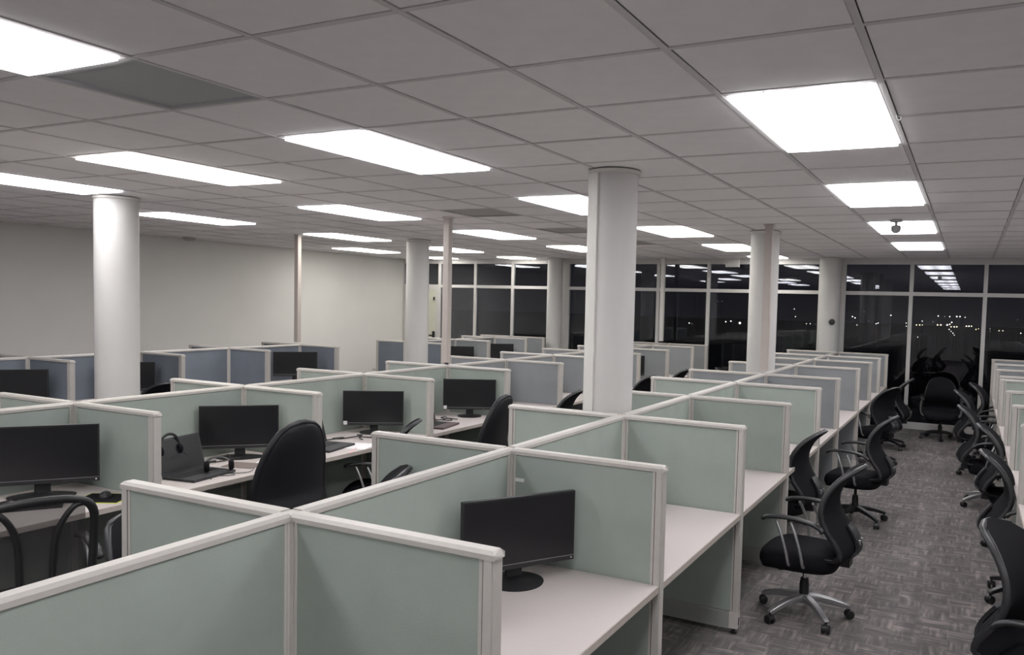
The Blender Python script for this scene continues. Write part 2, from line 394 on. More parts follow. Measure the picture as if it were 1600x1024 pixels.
for n, (nv, dist, c, wx, wy) in enumerate(todo):
    if n < 296 and not nv: link('ceiling_tile', tile_mesh(wx, wy), ceil, c + Vector((0, 0, .0025 + random.uniform(-.0012, .0012))))
    else: add_box(rest, c.x - wx / 2, c.y - wy / 2, H + .0025, c.x + wx / 2, c.y + wy / 2, H + .017)
o = obj('far_ceiling_tiles', rest, TILE, ceil); o['kind'] = 'stuff'
# light panels
lm = {}
for (i, j, n, wm, lb) in LIGHTS:
    y0 = OY + T * j; y1 = min(y0 + T * n, YF - .03); wx, wy = T - .03, y1 - y0 - .03
    t = thing('ceiling_light', lb, 'light', (OX + T * (i + .5), (y0 + y1) / 2, H), 0, 'ceiling light panels')
    key = round(wy, 3)
    if key not in lm:
        bm = B(); f = .016
        for (a, b, c, d) in ((-wx / 2, -wy / 2, wx / 2, -wy / 2 + f), (-wx / 2, wy / 2 - f, wx / 2, wy / 2), (-wx / 2, -wy / 2 + f, -wx / 2 + f, wy / 2 - f), (wx / 2 - f, -wy / 2 + f, wx / 2, wy / 2 - f)): add_box(bm, a, b, 0, c, d, .03)
        fm = mesh('light_frame', bm, TBAR)
        bm = B(); add_box(bm, -wx / 2 + f, -wy / 2 + f, -.014, wx / 2 - f, wy / 2 - f, .010); dm = [None, None]  # lens drop below the ceiling added so its glowing sides brighten the tiles
        me = mesh('diffuser', bm, LENS); me2 = me.copy(); me2.materials[0] = LENSW
        bm = B(); add_box(bm, -wx / 2, -wy / 2, .03, wx / 2, wy / 2, .09); hm = mesh('housing', bm, TBAR)
        lm[key] = (fm, me, me2, hm)
    fm, me, me2, hm = lm[key]
    link('light_frame', fm, t); link('diffuser', me2 if wm else me, t); link('housing', hm, t)
for (i, j, lb, m_) in VENTS:
    t = thing('ceiling_vent', lb, 'vent', (OX + T * (i + .5), OY + T * (j + .5), H), 0, 'ceiling vents'); wx = T - .03
    bm = B(); f = .02
    for (a, b, c, d) in ((-wx / 2, -wx / 2, wx / 2, -wx / 2 + f), (-wx / 2, wx / 2 - f, wx / 2, wx / 2), (-wx / 2, -wx / 2 + f, -wx / 2 + f, wx / 2 - f), (wx / 2 - f, -wx / 2 + f, wx / 2, wx / 2 - f)): add_box(bm, a, b, 0, c, d, .02)
    obj('vent_frame', bm, VENT, t)
    bm = B(); add_box(bm, -wx / 2 + f, -wx / 2 + f, .010, wx / 2 - f, wx / 2 - f, .018); obj('perforated_sheet', bm, m_, t)

# ------------------------------------------------------------------ columns and power poles
def column(x, y, r, lb, conduit=None):
    t = thing('column', lb, 'column', (x, y, 0), 0, 'round white columns')
    bm = B(); add_lathe(bm, [(r, 0), (r, H - .004)], 40); obj('shaft', bm, COLM, t, smooth=True)
    bm = B(); add_lathe(bm, [(r + .004, H - .03), (r + .012, H - .026), (r + .012, H - .008)], 40); obj('collar', bm, CONDUIT, t, smooth=True)
    if conduit is not None:
        bm = B(); a0, a1 = conduit; n = 8
        pts = [((r + .012) * cos(a0 + (a1 - a0) * k / n), (r + .012) * sin(a0 + (a1 - a0) * k / n)) for k in range(n + 1)] + [((r - .01) * cos(a1 - (a1 - a0) * k / n), (r - .01) * sin(a1 - (a1 - a0) * k / n)) for k in range(n + 1)]
        add_prism(bm, pts, 'z', .01, H - .03); obj('cover_strip', bm, CONDUIT, t, smooth=True)
    return t
column(-2.08, 4.62, .153, 'thick white round column at centre front, rising behind the green dividers', (radians(202), radians(255)))
column(-6.98, 4.57, .180, 'white round column at the left, before the plain wall')
column(-7.20, 9.17, .162, 'white round column in the middle distance left of the slim beige pole')
column(-2.085, 8.75, .157, 'white round column right of centre with a beige pole in front')
column(-2.10, 13.40, .172, 'white round column at the windows with a small round switch, right of centre')
column(-7.24, 13.42, .150, 'white round column at the windows left of the big front column')
def pole(x, y, lb, m_=POLE, rx=.03, ry=.03):
    t = thing('power_pole', lb, 'pole', (x, y, 1.235), 0, 'slim power poles')
    bm = B(); add_box(bm, -rx, -ry, 0, rx, ry, H - 1.237); bevel(bm, .006, 2); obj('shaft', bm, m_, t)
    bm = B(); add_box(bm, rx * .15, -ry - .003, .0, rx * .9, -ry, H - 1.24); obj('cover_strip', bm, m_, t)
    bm = B(); add_box(bm, -rx - .01, -ry - .01, H - 1.252, rx + .01, ry + .01, H - 1.236); obj('ceiling_collar', bm, STRIP, t)
pole(-4.85, 6.66, 'slim beige power pole standing on the second divider row, centre left', rx=.036)
pole(-8.45, 8.12, 'slim beige power pole before the white left wall', rx=.034)
pole(-1.88, 8.05, 'pinkish beige power pole in front of the column right of centre', rx=.038)
pole(-4.98, 13.3, 'slim grey power pole before the far windows behind the big column', CONDUIT, rx=.034)
bm = B(); add_lathe(bm, [(.001, 0), (.045, 0), (.05, .012), (.04, .03), (.001, .034)], 20); me = mesh('switch', bm, RIM, True)
o = link('wall_switch', me, None, (-2.02, 13.24, 1.68)); o.rotation_euler = (pi / 2, 0, .35); tag(o, 'small round grey switch on the far column by the windows', 'switch')

# ------------------------------------------------------------------ cubicle dividers
PT = 1.21; TH = .05
capc = {}
CAP_PROF = [(-.027, -.025), (-.027, -.010), (-.018, 0), (.018, 0), (.027, -.010), (.027, -.025)]
def divider(p0, p1, fab, lb, grp, end=False, z0=0):
    """panel from p0 (joint) to p1 (free end when end=True); local x along the panel"""
    d = Vector((p1[0] - p0[0], p1[1] - p0[1], 0)); L_ = round(d.length, 3); rz = atan2(d.y, d.x)
    t = thing('divider_panel', lb, 'divider', (p0[0], p0[1], 0), rz, grp)
    k = (L_, fab.name, end)
    if k not in capc:
        a, b = .0265, L_ - (.026 if not end else 0); ms = []
        bm = B(); add_box(bm, a + .022, -.021, .135, b - (.046 if end else .022), .021, PT - .028); ms.append(('fabric', mesh('fabric', bm, fab)))
        bm = B(); add_prism(bm, [(y, PT + z) for y, z in CAP_PROF], 'x', a, b + (.004 if end else 0))
        if end:
            for v in bm.verts:
                if v.co.x > b and v.co.z > PT - .005: v.co.x -= .010
        ms.append(('top_cap', mesh('top_cap', bm, CAP)))
        for x in ([a + .011] if end else [a + .011, b - .011]):
            bm = B(); add_box(bm, x - .011, -.025, .03, x - .002, .025, PT - .025); add_box(bm, x + .001, -.0235, .03, x + .011, .0235, PT - .025); add_box(bm, x - .002, -.012, .03, x + .001, .012, PT - .025)
            ms.append(('edge_strip', mesh('edge_strip', bm, STRIP)))
        if end:
            bm = B(); add_box(bm, b - .046, -.0235, .13, b - .035, .0235, PT - .025); add_box(bm, b - .035, -.012, .13, b - .031, .012, PT - .025); add_box(bm, b - .031, -.026, .13, b - .004, .026, PT - .025); add_box(bm, b - .004, -.022, .13, b, .022, PT - .026)
            ms.append(('end_post', mesh('end_post', bm, CAP)))
            bm = B(); add_box(bm, b - .05, -.027, .035, b, .027, .13); bevel(bm, .003); ms.append(('foot_cover', mesh('foot_cover', bm, STRIP)))
            bm = B(); add_box(bm, b - .018, -.008, .05, b + .002, .008, .095); add_lathe(bm, [(.008, .012), (.008, .036)], 10, (b - .027, 0, 0)); add_lathe(bm, [(.020, 0), (.020, .010), (.008, .016)], 12, (b - .027, 0, 0)); ms.append(('glide_foot', mesh('glide_foot', bm, BLK)))
        bm = B(); add_box(bm, a + .022, -.024, .03, b - (.05 if end else .022), .024, .125); add_box(bm, a + .022, -.018, .125, b - (.05 if end else .022), .018, .135); ms.append(('raceway', mesh('raceway', bm, RACE)))
        capc[k] = ms
    for nm, me in capc[k]: link(nm, me, t)
    return t
pm = None
def post(x, y, lb, grp):
    global pm
    t = thing('joint_post', lb, 'post', (x, y, 0), 0, grp)
    if pm is None:
        bm = B(); add_box(bm, -.0255, -.0255, .03, .0255, .0255, PT - .026); bevel(bm, .005); a = mesh('post_shaft', bm, STRIP)
        bm = B(); add_box(bm, -.026, -.026, PT - .025, .026, .026, PT - .005); bevel(bm, .006); b = mesh('post_cap', bm, CAP)
        bm = B(); add_lathe(bm, [(.02, 0), (.02, .012), (.008, .016), (.008, .03)], 12); c = mesh('glide_foot', bm, BLK)
        pm = (a, b, c)
    for nm, me in zip(('post_shaft', 'post_cap', 'glide_foot'), pm): link(nm, me, t)
dm = {}
def desk(x0, x1, y0, y1, z, front, lb, grp):
    """worktop between two wings; front = +1 when the user sits on the +x side"""
    w_, d_ = y1 - y0, x1 - x0; k = (round(w_, 3), round(d_, 3), front)
    if k not in dm:
        bm = B(); fx = d_ if front > 0 else 0
        add_box(bm, 0 if front > 0 else .004, 0, -.028, d_ - .004 if front > 0 else d_, w_, 0); a = mesh('worktop', bm, DESK)
        bm = B(); add_box(bm, d_ - .004 if front > 0 else 0, 0, -.029, d_ if front > 0 else .004, w_, -.001); b = mesh('edge_band', bm, DEDGE)
        bm = B(); 
        for yy in (.0, w_ - .012): add_prism(bm, [(.02, -.028), (d_ - .12, -.028), (d_ - .12, -.045), (.06, -.13), (.02, -.13)] if front > 0 else [(.12, -.028), (d_ - .02, -.028), (d_ - .02, -.13), (d_ - .06, -.13), (.12, -.045)], 'y', yy, yy + .012)
        c = mesh('bracket', bm, RACE)
        dm[k] = (a, b, c)
    t = thing('cubicle_desk', lb, 'desk', (x0, y0, z), 0, grp)
    for nm, me in zip(('worktop', 'edge_band', 'bracket'), dm[k]): link(nm, me, t)
    return t
CN = {'sage_fabric': 'sage green', 'grey_fabric': 'grey', 'slate_fabric': 'blue-grey'}
def row(nodes, xs, xe, xw, fabs, where, zd, east=True, west=True, wl=None, w0=1, d0=0, skip=()):
    """nodes: list of y; xs: spine x; xe/xw: free ends of the wings; the first w0 nodes carry no wings (outside the frame)"""
    for n, y in enumerate(nodes):
        post(xs, y, 'slim aluminium joint post, %s along %s' % (ORD[n], where), 'joint posts of the dividers')
        if n + 1 < len(nodes): divider((xs, y), (xs, nodes[n + 1]), fabs(n + 1), '%s spine panel, %s along %s' % (CN[fabs(n + 1).name], ORD[n], where), 'spine panels')
        if n >= w0:
            q = ORD[n - w0]; cn = CN[fabs(n).name]
            divider((xs, y), (xe, y), fabs(n), '%s side panel, %s on right side of %s' % (cn, q, where), 'right side panels', True)
            divider((xs, y), (xw if wl is None or n else wl, y), fabs(n), '%s side panel, %s on left side of %s' % (cn, q, where), 'left side panels', True)
        if n + 1 < len(nodes) and n >= d0:
            q = ORD[n - d0]
            if east: desk(xs + .026, xe - .002, y + .0285, nodes[n + 1] - .0285, zd, 1, 'white laminate desktop, %s on right side of %s' % (q, where), 'desktops')
            if west and n not in skip: desk(xw + .002, xs - .026, y + .0285, nodes[n + 1] - .0285, zd, -1, 'white laminate desktop, %s on left side of %s' % (q, where), 'desktops')
A_N = [.476, 1.79, 3.09, 4.40, 5.66, 6.94, 8.05, 9.6, 10.85, 11.95, 13.05]
B_N = [1.62, 2.90, 4.13, 5.42, 6.66, 7.79, 8.95, 10.1, 11.25, 12.45, 13.20]
C_N = [3.35, 4.6, 5.78, 6.95, 8.12]
D_N = [9.92, 11.2, 12.45, 13.1]
R_N = [4.25, 5.5, 6.66, 7.86, 9.2, 9.68, 10.8, 12.0, 13.15]
row(A_N, -1.885, -1.12, -2.68, lambda n: GREEN if n < 6 else GREY, 'the long aisle row', .705, d0=1, skip=(1, 3, 6))
row(B_N, -4.83, -4.08, -5.62, lambda n: GREEN if n < 5 else GREY, 'second row from the aisle', .73)
row(C_N, -8.40, -7.70, -9.12, lambda n: BLUE, 'row before the white wall', .73)
row(D_N, -7.98, -7.26, -8.70, lambda n: BLUE if n == 0 else GREY, 'short row by cream door', .73, wl=-8.58, w0=0)
row(R_N, 1.08, 1.85, .315, lambda n: GREEN if n < 5 else GREY, 'row at the right edge', .72, east=False)

# ------------------------------------------------------------------ chairs
def star_base(t, m_, rad=.275):
    bm = B()
    for k in range(5):
        a = 2 * pi * k / 5 + pi / 2
        pts = smooth_path([(r * cos(a), r * sin(a), z) for r, z in ((.0, .118), (.06, .118), (.16, .104), (rad - .02, .078), (rad + .004, .066))], 3)
        n = len(pts); add_sweep(bm, pts, [.027 - .013 * i / (n - 1) for i in range(n)], [.022 - .012 * i / (n - 1) for i in range(n)], box=True)
    add_lathe(bm, [(.034, .085), (.042, .10), (.042, .125), (.034, .14)], 16)
    base = obj('star_base', bm, m_, t, smooth=True)
    bm = B()
    for s in (-1, 1):
        c0 = B(); add_lathe(c0, [(.001, -.008), (.02, -.009), (.026, -.006), (.026, .006), (.02, .009), (.001, .008)], 14)
        bmesh.ops.rotate(c0, verts=c0.verts, cent=(0, 0, 0), matrix=Matrix.Rotation(pi / 2, 3, 'X'))
        bmesh.ops.translate(c0, verts=c0.verts, vec=(0, s * .015, .026))
        tmp = bpy.data.meshes.new('t'); c0.to_mesh(tmp); c0.free(); bm.from_mesh(tmp); bpy.data.meshes.remove(tmp)
    pts = [(.027 * cos(a), .027 * sin(a) + .027) for a in [radians(x) for x in range(10, 191, 20)]]
    add_prism(bm, [(x, z) for x, z in pts], 'y', -.009, .009)
    add_lathe(bm, [(.006, .045), (.006, .074)], 8)
    cm = mesh('caster', bm, BLK, True)
    for k in range(5):
        a = 2 * pi * k / 5 + pi / 2; link('caster', cm, base, (rad * cos(a), rad * sin(a), 0), a + .6 + k * .9)
    return base
def gas_lift(t, ztop, silver=False):
    bm = B(); add_lathe(bm, [(.029, .10), (.029, .20), (.024, .225), (.024, .235)], 16); lift = obj('gas_lift', bm, BLK, t, smooth=True)
    bm = B(); add_lathe(bm, [(.013, .23), (.013, ztop)], 12); obj('lift_rod', bm, CHROME if silver else BLK, lift, smooth=True)
    bm = B(); add_box(bm, -.06, -.13, ztop - .012, .06, .10, ztop + .03); bevel(bm, .01, 2)
    add_sweep(bm, smooth_path([(.05, .04, ztop), (.14, .05, ztop - .005), (.21, .06, ztop - .02)]), .006); add_sweep(bm, [(.19, .055, ztop - .015), (.24, .065, ztop - .025)], .013, .007)
    obj('tilt_mechanism', bm, BLK, t, smooth=True)
def seat(t, m_, w=.47, d=.47, z=.44, y=.02, th=.085, drop=.03):
    bm = B(); rings = []
    for s, zz in ((.80, z - th), (.93, z - th + .008), (1.0, z - th * .55), (1.0, z - th * .3), (.96, z - .008), (.80, z), (.4, z - .004), (.0, z - .006)):
        if s == 0: rings.append([bm.verts.new((0, y, zz))]); continue
        rg = []
        for k in range(36):
            a = 2 * pi * k / 36; c, s_ = cos(a), sin(a); e = 2 / 3.6
            px = abs(c) ** e * (1 if c >= 0 else -1) * w / 2 * s; py = abs(s_) ** e * (1 if s_ >= 0 else -1) * d / 2 * s
            px *= 1 - .08 * max(0, -py / (d / 2)) 
            dz = -drop * max(0, (py - d * .22) / (d * .28)) ** 2 if py > d * .22 else 0
            rg.append(bm.verts.new((px, y + py, zz + dz)))
        rings.append(rg)
    for a, b in zip(rings, rings[1:]):
        for i in range(36):
            j = (i + 1) % 36
            if len(b) == 1: bm.faces.new((a[i], a[j], b[0]))
            else: bm.faces.new((a[i], a[j], b[j], b[i]))
    bm.faces.new(rings[0][::-1])
    return obj('seat', bm, m_, t, smooth='all')
def back_sheet(prof, width, curve, thick):
    """prof: side profile points (y,z) bottom to top; width(v) half width"""
    P = smooth_path([(0, a, b) for a, b in prof], 6)
    def at(v):
        f = v * (len(P) - 1); i = min(int(f), len(P) - 2); return P[i].lerp(P[i + 1], f - i), (P[i + 1] - P[i]).normalized()
    def fn(u, v):
        p, tn = at(v); s = u * 2 - 1; w_ = width(v); nn = Vector((0, -tn.z, tn.y)) * -1       # forward
        sl = curve(v) * 2 * s
        n2 = (nn + Vector((-sl * .9, 0, 0))).normalized()
        return Vector((s * w_, p.y, p.z)) + nn * curve(v) * s * s * w_, n2
    return fn
TP = [(-.12, .415), (-.225, .412), (-.285, .455), (-.275, .525), (-.205, .625), (-.165, .70), (-.172, .79), (-.230, .89), (-.325, .970)]
def t_width(v):
    return interp([(0, .15), (.1, .20), (.2, .228), (.5, .228), (.65, .218), (.78, .196), (.87, .165), (.93, .130), (.97, .085), (1, .02)], v)
def arm(t, s, rods=SILV, pad_m=BLK):
    bm = B(); x = s * .265
    add_sweep(bm, smooth_path([(x, .20, .632), (x, .17, .652), (x, .06, .662), (x, -.06, .652), (x, -.13, .628), (x, -.155, .600)], 4), [.014] + [.026] * 19 + [.014], [.008] + [.013] * 19 + [.010])
    a = obj('armrest', bm, pad_m, t, smooth='all')
    for dy in (.085, .0):
        bm = B(); add_sweep(bm, smooth_path([(x, dy + .03, .640), (x + s * .012, dy - .005, .56), (x + s * .012, dy - .035, .46), (x - s * .01, dy - .045, .385), (x - s * .09, dy - .04, .362), (x - s * .19, dy - .03, .365)], 4), .0095)
        obj('arm_rod', bm, rods, a, smooth='all')
    return a
def make_task_chair(base_m, rods, rim_m, silver):
    t = thing('task_chair', 'x', 'chair')
    star_base(t, base_m); gas_lift(t, .345, silver); seat(t, BLKF, th=.115)
    fn = back_sheet(TP, t_width, lambda v: .20 * min(1, v / .25) * (1 - .75 * max(0, (v - .5) / .5)), .02)
    bm = B(); add_sheet(bm, fn, lambda u, v: .030); b = obj('backrest', bm, BLKM, t, smooth=True)
    bm = B(); edge = [fn(0, v / 30)[0] for v in range(31)] + [fn(u / 8, 1)[0] for u in range(1, 8)] + [fn(1, 1 - v / 30)[0] for v in range(31)]
    add_sweep(bm, edge, .008, .017, 8, upv=(0, 1, .2)); obj('back_rim', bm, rim_m, b, smooth='all')
    bm = B(); add_sheet(bm, back_sheet([(-.20, .385), (-.268, .415), (-.320, .470), (-.300, .545), (-.250, .615)], lambda v: .10 - .05 * v, lambda v: .1, .02), .016, 6, 12); obj('back_shell', bm, RIM, b, smooth=True)
    for s in (-1, 1):
        bm = B(); add_box(bm, s * .03 - .008, -.325, .475, s * .03 + .008, -.312, .53); bevel(bm, .003); obj('shell_clip', bm, SILV, b)
    bm = B(); add_box(bm, -.05, -.27, .36, .05, -.08, .40); bevel(bm, .01, 2); obj('back_bracket', bm, BLK, t, smooth=True)
    for s in (-1, 1): arm(t, s, rods, BLK)
    return t
def place(proto, first, x, y, f, lb, grp='office chairs'):
    t = proto if first else copy_tree(proto)
    t.location = (x, y, 0); t.rotation_euler = (0, 0, atan2(-f[0], f[1])); t['label'] = lb; t['group'] = grp
    return t
silver = make_task_chair(SILV, SILV, RIM, True); dark = make_task_chair(BLK, SILV, RIM, False)
CH = [  # proto, x, y, facing, height scale, label
    ('s', -.84, 4.87, (-1, .06), 1, 'black mesh task chair with silver base, nearest whole chair in carpet aisle'),
    ('d', -.85, 7.32, (-1, .10), 1, 'black task chair with black star base behind the nearest silver-based chair'),
    ('d', -1.26, 6.10, (-1, .12), 1, 'black task chair tucked between the third and fourth green side panels'),
    ('d', -1.02, 10.2, (-.86, .5), 1, 'black task chair with pointed back beside the grey side panels'),
    ('d', -.98, 11.5, (-1, .05), 1, 'black task chair with silver arm rods, edge-on before the white window mullion'),
    ('d', -.33, 12.75, (.1, -1), .92, 'black task chair alone against the dark windows at aisle end'),
    ('s', .40, 3.74, (1, -.5), 1, 'black task chair cut by the lower right frame edge, curved back towards camera'),
    ('d', .43, 5.84, (1, -.05), 1, 'black task chair second from the front along the right edge row'),
    ('d', .42, 7.22, (1, -.05), 1, 'black task chair third from the front along the right edge row'),
    ('s', .26, 8.55, (1, -.08), 1, 'black task chair with silver base, fourth along the right edge row'),
    ('d', .20, 10.2, (1, -.08), 1, 'black task chair fifth along the right edge row'),
    ('d', .36, 11.4, (1, -.15), 1, 'black task chair farthest along the right edge row'),
    ('s', -4.13, 4.80, (-.85, -.5), .96, 'low black task chair with silver arm rods at the third monitor desk'),
    ('d', -2.625, 2.775, (-.82, -.57), 1.115, 'black chair whose pointed back shows above the long green spine'),
    ('d', -2.86, 2.14, (1, .05), .97, 'black chair mostly hidden behind the near left green side panel'),
    ('d', -7.52, 5.30, (-.97, .2), 1, 'black chair right of the left column before the blue-grey row'),
    ('d', -3.93, 7.28, (-1, -.1), 1, 'black chair just left of the big front column'),
    ('d', -3.92, 9.55, (-.95, .3), 1, 'low black chair at a grey cubicle right of the big column'),
    ('d', -3.92, 10.75, (-1, .1), 1, 'black chair with pointed back before the far grey side panels'),
    ('d', -3.05, 11.4, (1, .1), 1, 'black chair in front of dark windows between two grey rows'),
    ('d', -7.00, 12.75, (-.9, .4), 1, 'black chair by the far left windows beside a column'),
]
seen = set()
for k, x, y, f, hs, lb in CH:
    place(silver if k == 's' else dark, k not in seen, x, y, f, lb).scale = (1, 1, hs); seen.add(k)
for ch in silver.children:
    if ch.name.startswith('star_base'): ch.rotation_euler = (0, 0, -.22)

# high-back executive chairs
EP = [(-.17, .40), (-.235, .46), (-.225, .56), (-.205, .66), (-.225, .80), (-.265, .96), (-.30, 1.11)]
def make_exec():
    t = thing('executive_chair', 'x', 'chair'); star_base(t, BLK, .29); gas_lift(t, .37); seat(t, LEATH, .52, .50, .49, .02, .12)
    wd = lambda v: interp([(0, .20), (.1, .25), (.3, .268), (.55, .258), (.7, .238), (.8, .210), (.88, .172), (.94, .128), (.98, .075), (1, .02)], v)
    bm = B(); add_sheet(bm, back_sheet(EP, wd, lambda v: .12, .06), lambda u, v: .035 + .055 * (1 - (2 * u - 1) ** 4) * (1 - (2 * v - 1) ** 6), 20, 26)
    b = obj('backrest', bm, LEATH, t, smooth='all')
    fn = back_sheet(EP, wd, lambda v: .12, .06)
    bm = B(); edge = [fn(0, v / 30)[0] for v in range(31)] + [fn(u / 8, 1)[0] for u in range(1, 8)] + [fn(1, 1 - v / 30)[0] for v in range(31)]
    add_sweep(bm, edge, .016, .024, 8, upv=(0, 1, .2)); obj('back_piping', bm, LEATH, b, smooth='all')
    return t
ex = make_exec()
place(ex, True, -3.95, 3.58, (-1, .08), 'tall black leather chair with rounded high back beside the second monitor desk')
place(ex, False, -3.86, 5.74, (-1, -.12), 'tall black leather chair with rounded back beside the third green side panel').scale = (1, 1, .96)

# chair with an open tubular back, front left
t = thing('tubular_chair', 'black chair with open looped tube back at lower left corner', 'chair', (-3.93, 2.12, 0), atan2(.95, .32)); t['group'] = 'office chairs'
star_base(t, BLK); gas_lift(t, .365); seat(t, BLKF)
bm = B(); add_sweep(bm, smooth_path([(-.19, -.20, .40), (-.215, -.235, .55), (-.225, -.25, .75), (-.215, -.28, .88), (-.15, -.295, .935), (0, -.30, .95), (.15, -.295, .935), (.215, -.28, .88), (.225, -.25, .75), (.215, -.235, .55), (.19, -.20, .40)], 5), .019, .017, 10, upv=(0, 1, .1)); bk = obj('back_frame', bm, BLK, t, smooth='all')
for s in (-1, 1):
    bm = B(); add_sweep(bm, smooth_path([(s * .06, -.235, .45), (s * .065, -.262, .70), (s * .085, -.28, .82), (s * .135, -.297, .905), (s * .185, -.287, .915)], 5), .014, .013, 8, upv=(0, 1, .1)); obj('back_loop', bm, BLK, bk, smooth='all')
fn = back_sheet([(-.205, .46), (-.235, .6), (-.245, .75), (-.275, .88), (-.285, .935)], lambda v: .21 - .03 * v, lambda v: .05, .01)
bm = B(); add_sheet(bm, fn, .004, 10, 10); obj('mesh_panel', bm, SHEER, bk, smooth='all')
for s in (-1, 1): arm(t, s, SILV, BLK)

# ------------------------------------------------------------------ monitors
def make_monitor(round_base=True):
    t = thing('monitor', 'x', 'monitor'); W_, H_ = .515, .300; z0 = .072
    bm = B(); add_box(bm, -W_ / 2, -.012, z0, W_ / 2, .012, z0 + H_); bevel(bm, .003); add_box(bm, -.14, .012, z0 + .06, .14, .034, z0 + .24); cs = obj('casing', bm, BEZ, t)
    bm = B(); add_box(bm, -W_ / 2 + .007, -.0135, z0 + .026, W_ / 2 - .007, -.0118, z0 + H_ - .007); obj('screen', bm, SCREEN, t)
    bm = B(); add_box(bm, -W_ / 2 + .002, -.0142, z0 + .019, W_ / 2 - .002, -.0118, z0 + .0225); obj('bezel_line', bm, BEZL, t)
    bm = B(); add_sweep(bm, smooth_path([(0, .045, .012), (0, .05, .08), (0, .036, .17)], 4), .035, .011, box=True, upv=(0, 1, 0)); obj('neck', bm, BLK, t, smooth=True)
    bm = B()
    if round_base: add_lathe(bm, [(.118, 0), (.120, .005), (.10, .010), (.05, .018), (.03, .022)], 36, (0, .03, 0))
    else: add_lathe(bm, [(.15, 0), (.152, .007), (.12, .013), (.05, .017), (.03, .018)], 36, (0, .02, 0), 1, .62)
    obj('stand_base', bm, BLK, t, smooth=True)
    return t
def led(t, x, sz=.006, z=.072 + .011, m_=WHITE):
    bm = B(); add_box(bm, x - sz / 2, -.0142, z - sz / 2, x + sz / 2, -.0118, z + sz / 2); obj('power_label', bm, m_, t)
mon1 = make_monitor(True); mon2 = make_monitor(False); mu = set()
def monitor(k, x, y, z, f, lb, sticker=None, big=1.0):
    p = mon1 if k == 1 else mon2; t = p if k not in mu else copy_tree(p)
    if k in mu and sticker is not None:
        pass
    mu.add(k); t.location = (x, y, z); t.rotation_euler = (0, 0, atan2(f[0], -f[1])); t['label'] = lb; t['group'] = 'computer monitors'; t.scale = (big, 1, big); return t
DA, DB = .705, .73
ms = [monitor(1, -1.645, 2.79, DA, (.838, -.546), 'black monitor on round base, alone on the nearest white desktop'),
      monitor(2, -4.58, 2.56, DB, (.78, -.62), 'large black monitor at the left edge of the photo', None, 1.08),
      monitor(2, -4.585, 3.88, DB, (.70, -.71), 'black monitor beside the open laptop with headset', None, 1.0),
      monitor(1, -4.53, 5.20, DB, (.55, -.83), 'black monitor with white corner sticker, left of the cream pole', None, .97),
      monitor(1, -4.42, 6.47, DB, (.5, -.87), 'greyish monitor with white corner sticker behind the rounded leather chair'),
      monitor(1, -8.06, 4.28, DB, (.75, -.66), 'black monitor before the blue-grey panel at far left edge', None, 1.05),
      monitor(2, -8.13, 5.42, DB, (.85, -.52), 'black monitor just right of the left column', None, 1.05),
      monitor(1, -8.10, 7.75, DB, (.72, -.69), 'black monitor before the last blue-grey panel below the wall pole', None, 1.08),
      monitor(1, -7.72, 10.95, DB, (.6, -.8), 'small dark monitor right of the cream pole in far short row'),
      monitor(1, -7.70, 12.20, DB, (.6, -.8), 'small dark monitor second along the far short row'),
      monitor(1, -4.55, 10.95, DB, (.93, -.36), 'dark monitor in a grey cubicle just right of the big column')]
led(ms[0], .243, .005); led(ms[1], .243, .007)
led(ms[3], -.236, .032, .072 + .020); led(ms[4], -.236, .032, .072 + .020)

# ------------------------------------------------------------------ laptops, keyboards, headsets, papers, cables
def laptop(x, y, z, f, lb, m_=LAP, ang=105, w_=.35, d_=.24):
    t = thing('laptop', lb, 'laptop', (x, y, z), atan2(f[0], -f[1]), 'laptops on desks')
    bm = B(); add_box(bm, -w_ / 2, -d_ / 2, 0, w_ / 2, d_ / 2, .016); bevel(bm, .004); b = obj('laptop_base', bm, m_, t)
    bm = B()
    for r in range(5):
        for c in range(12): add_box(bm, -w_ / 2 + .025 + c * (w_ - .05) / 12, d_ / 2 - .045 - r * .021, .016, -w_ / 2 + .022 + (c + 1) * (w_ - .05) / 12, d_ / 2 - .028 - r * .021, .0185)
    obj('keys', bm, BLK, t)
    bm = B(); add_box(bm, -w_ / 2, -.004, 0, w_ / 2, .004, d_ - .01); bevel(bm, .003); l = obj('laptop_lid', bm, m_, t, (0, d_ / 2, .014)); l.rotation_euler = (-radians(ang - 90), 0, 0)
    bm = B(); add_box(bm, -w_ / 2 + .012, -.0052, .015, w_ / 2 - .012, -.0038, d_ - .022); obj('laptop_screen', bm, SCREEN, l)
    return t
laptop(-4.335, 3.37, DB, (1, .16), 'open black laptop with a headset over its lid, left of second monitor')
laptop(-4.36, 4.50, DB, (1, .2), 'open black laptop partly hidden by an aluminium end post, third monitor desk', d_=.25)
laptop(-4.30, 5.82, DB, (1, .2), 'reddish dark open laptop beside the greyish monitor', LAPR)
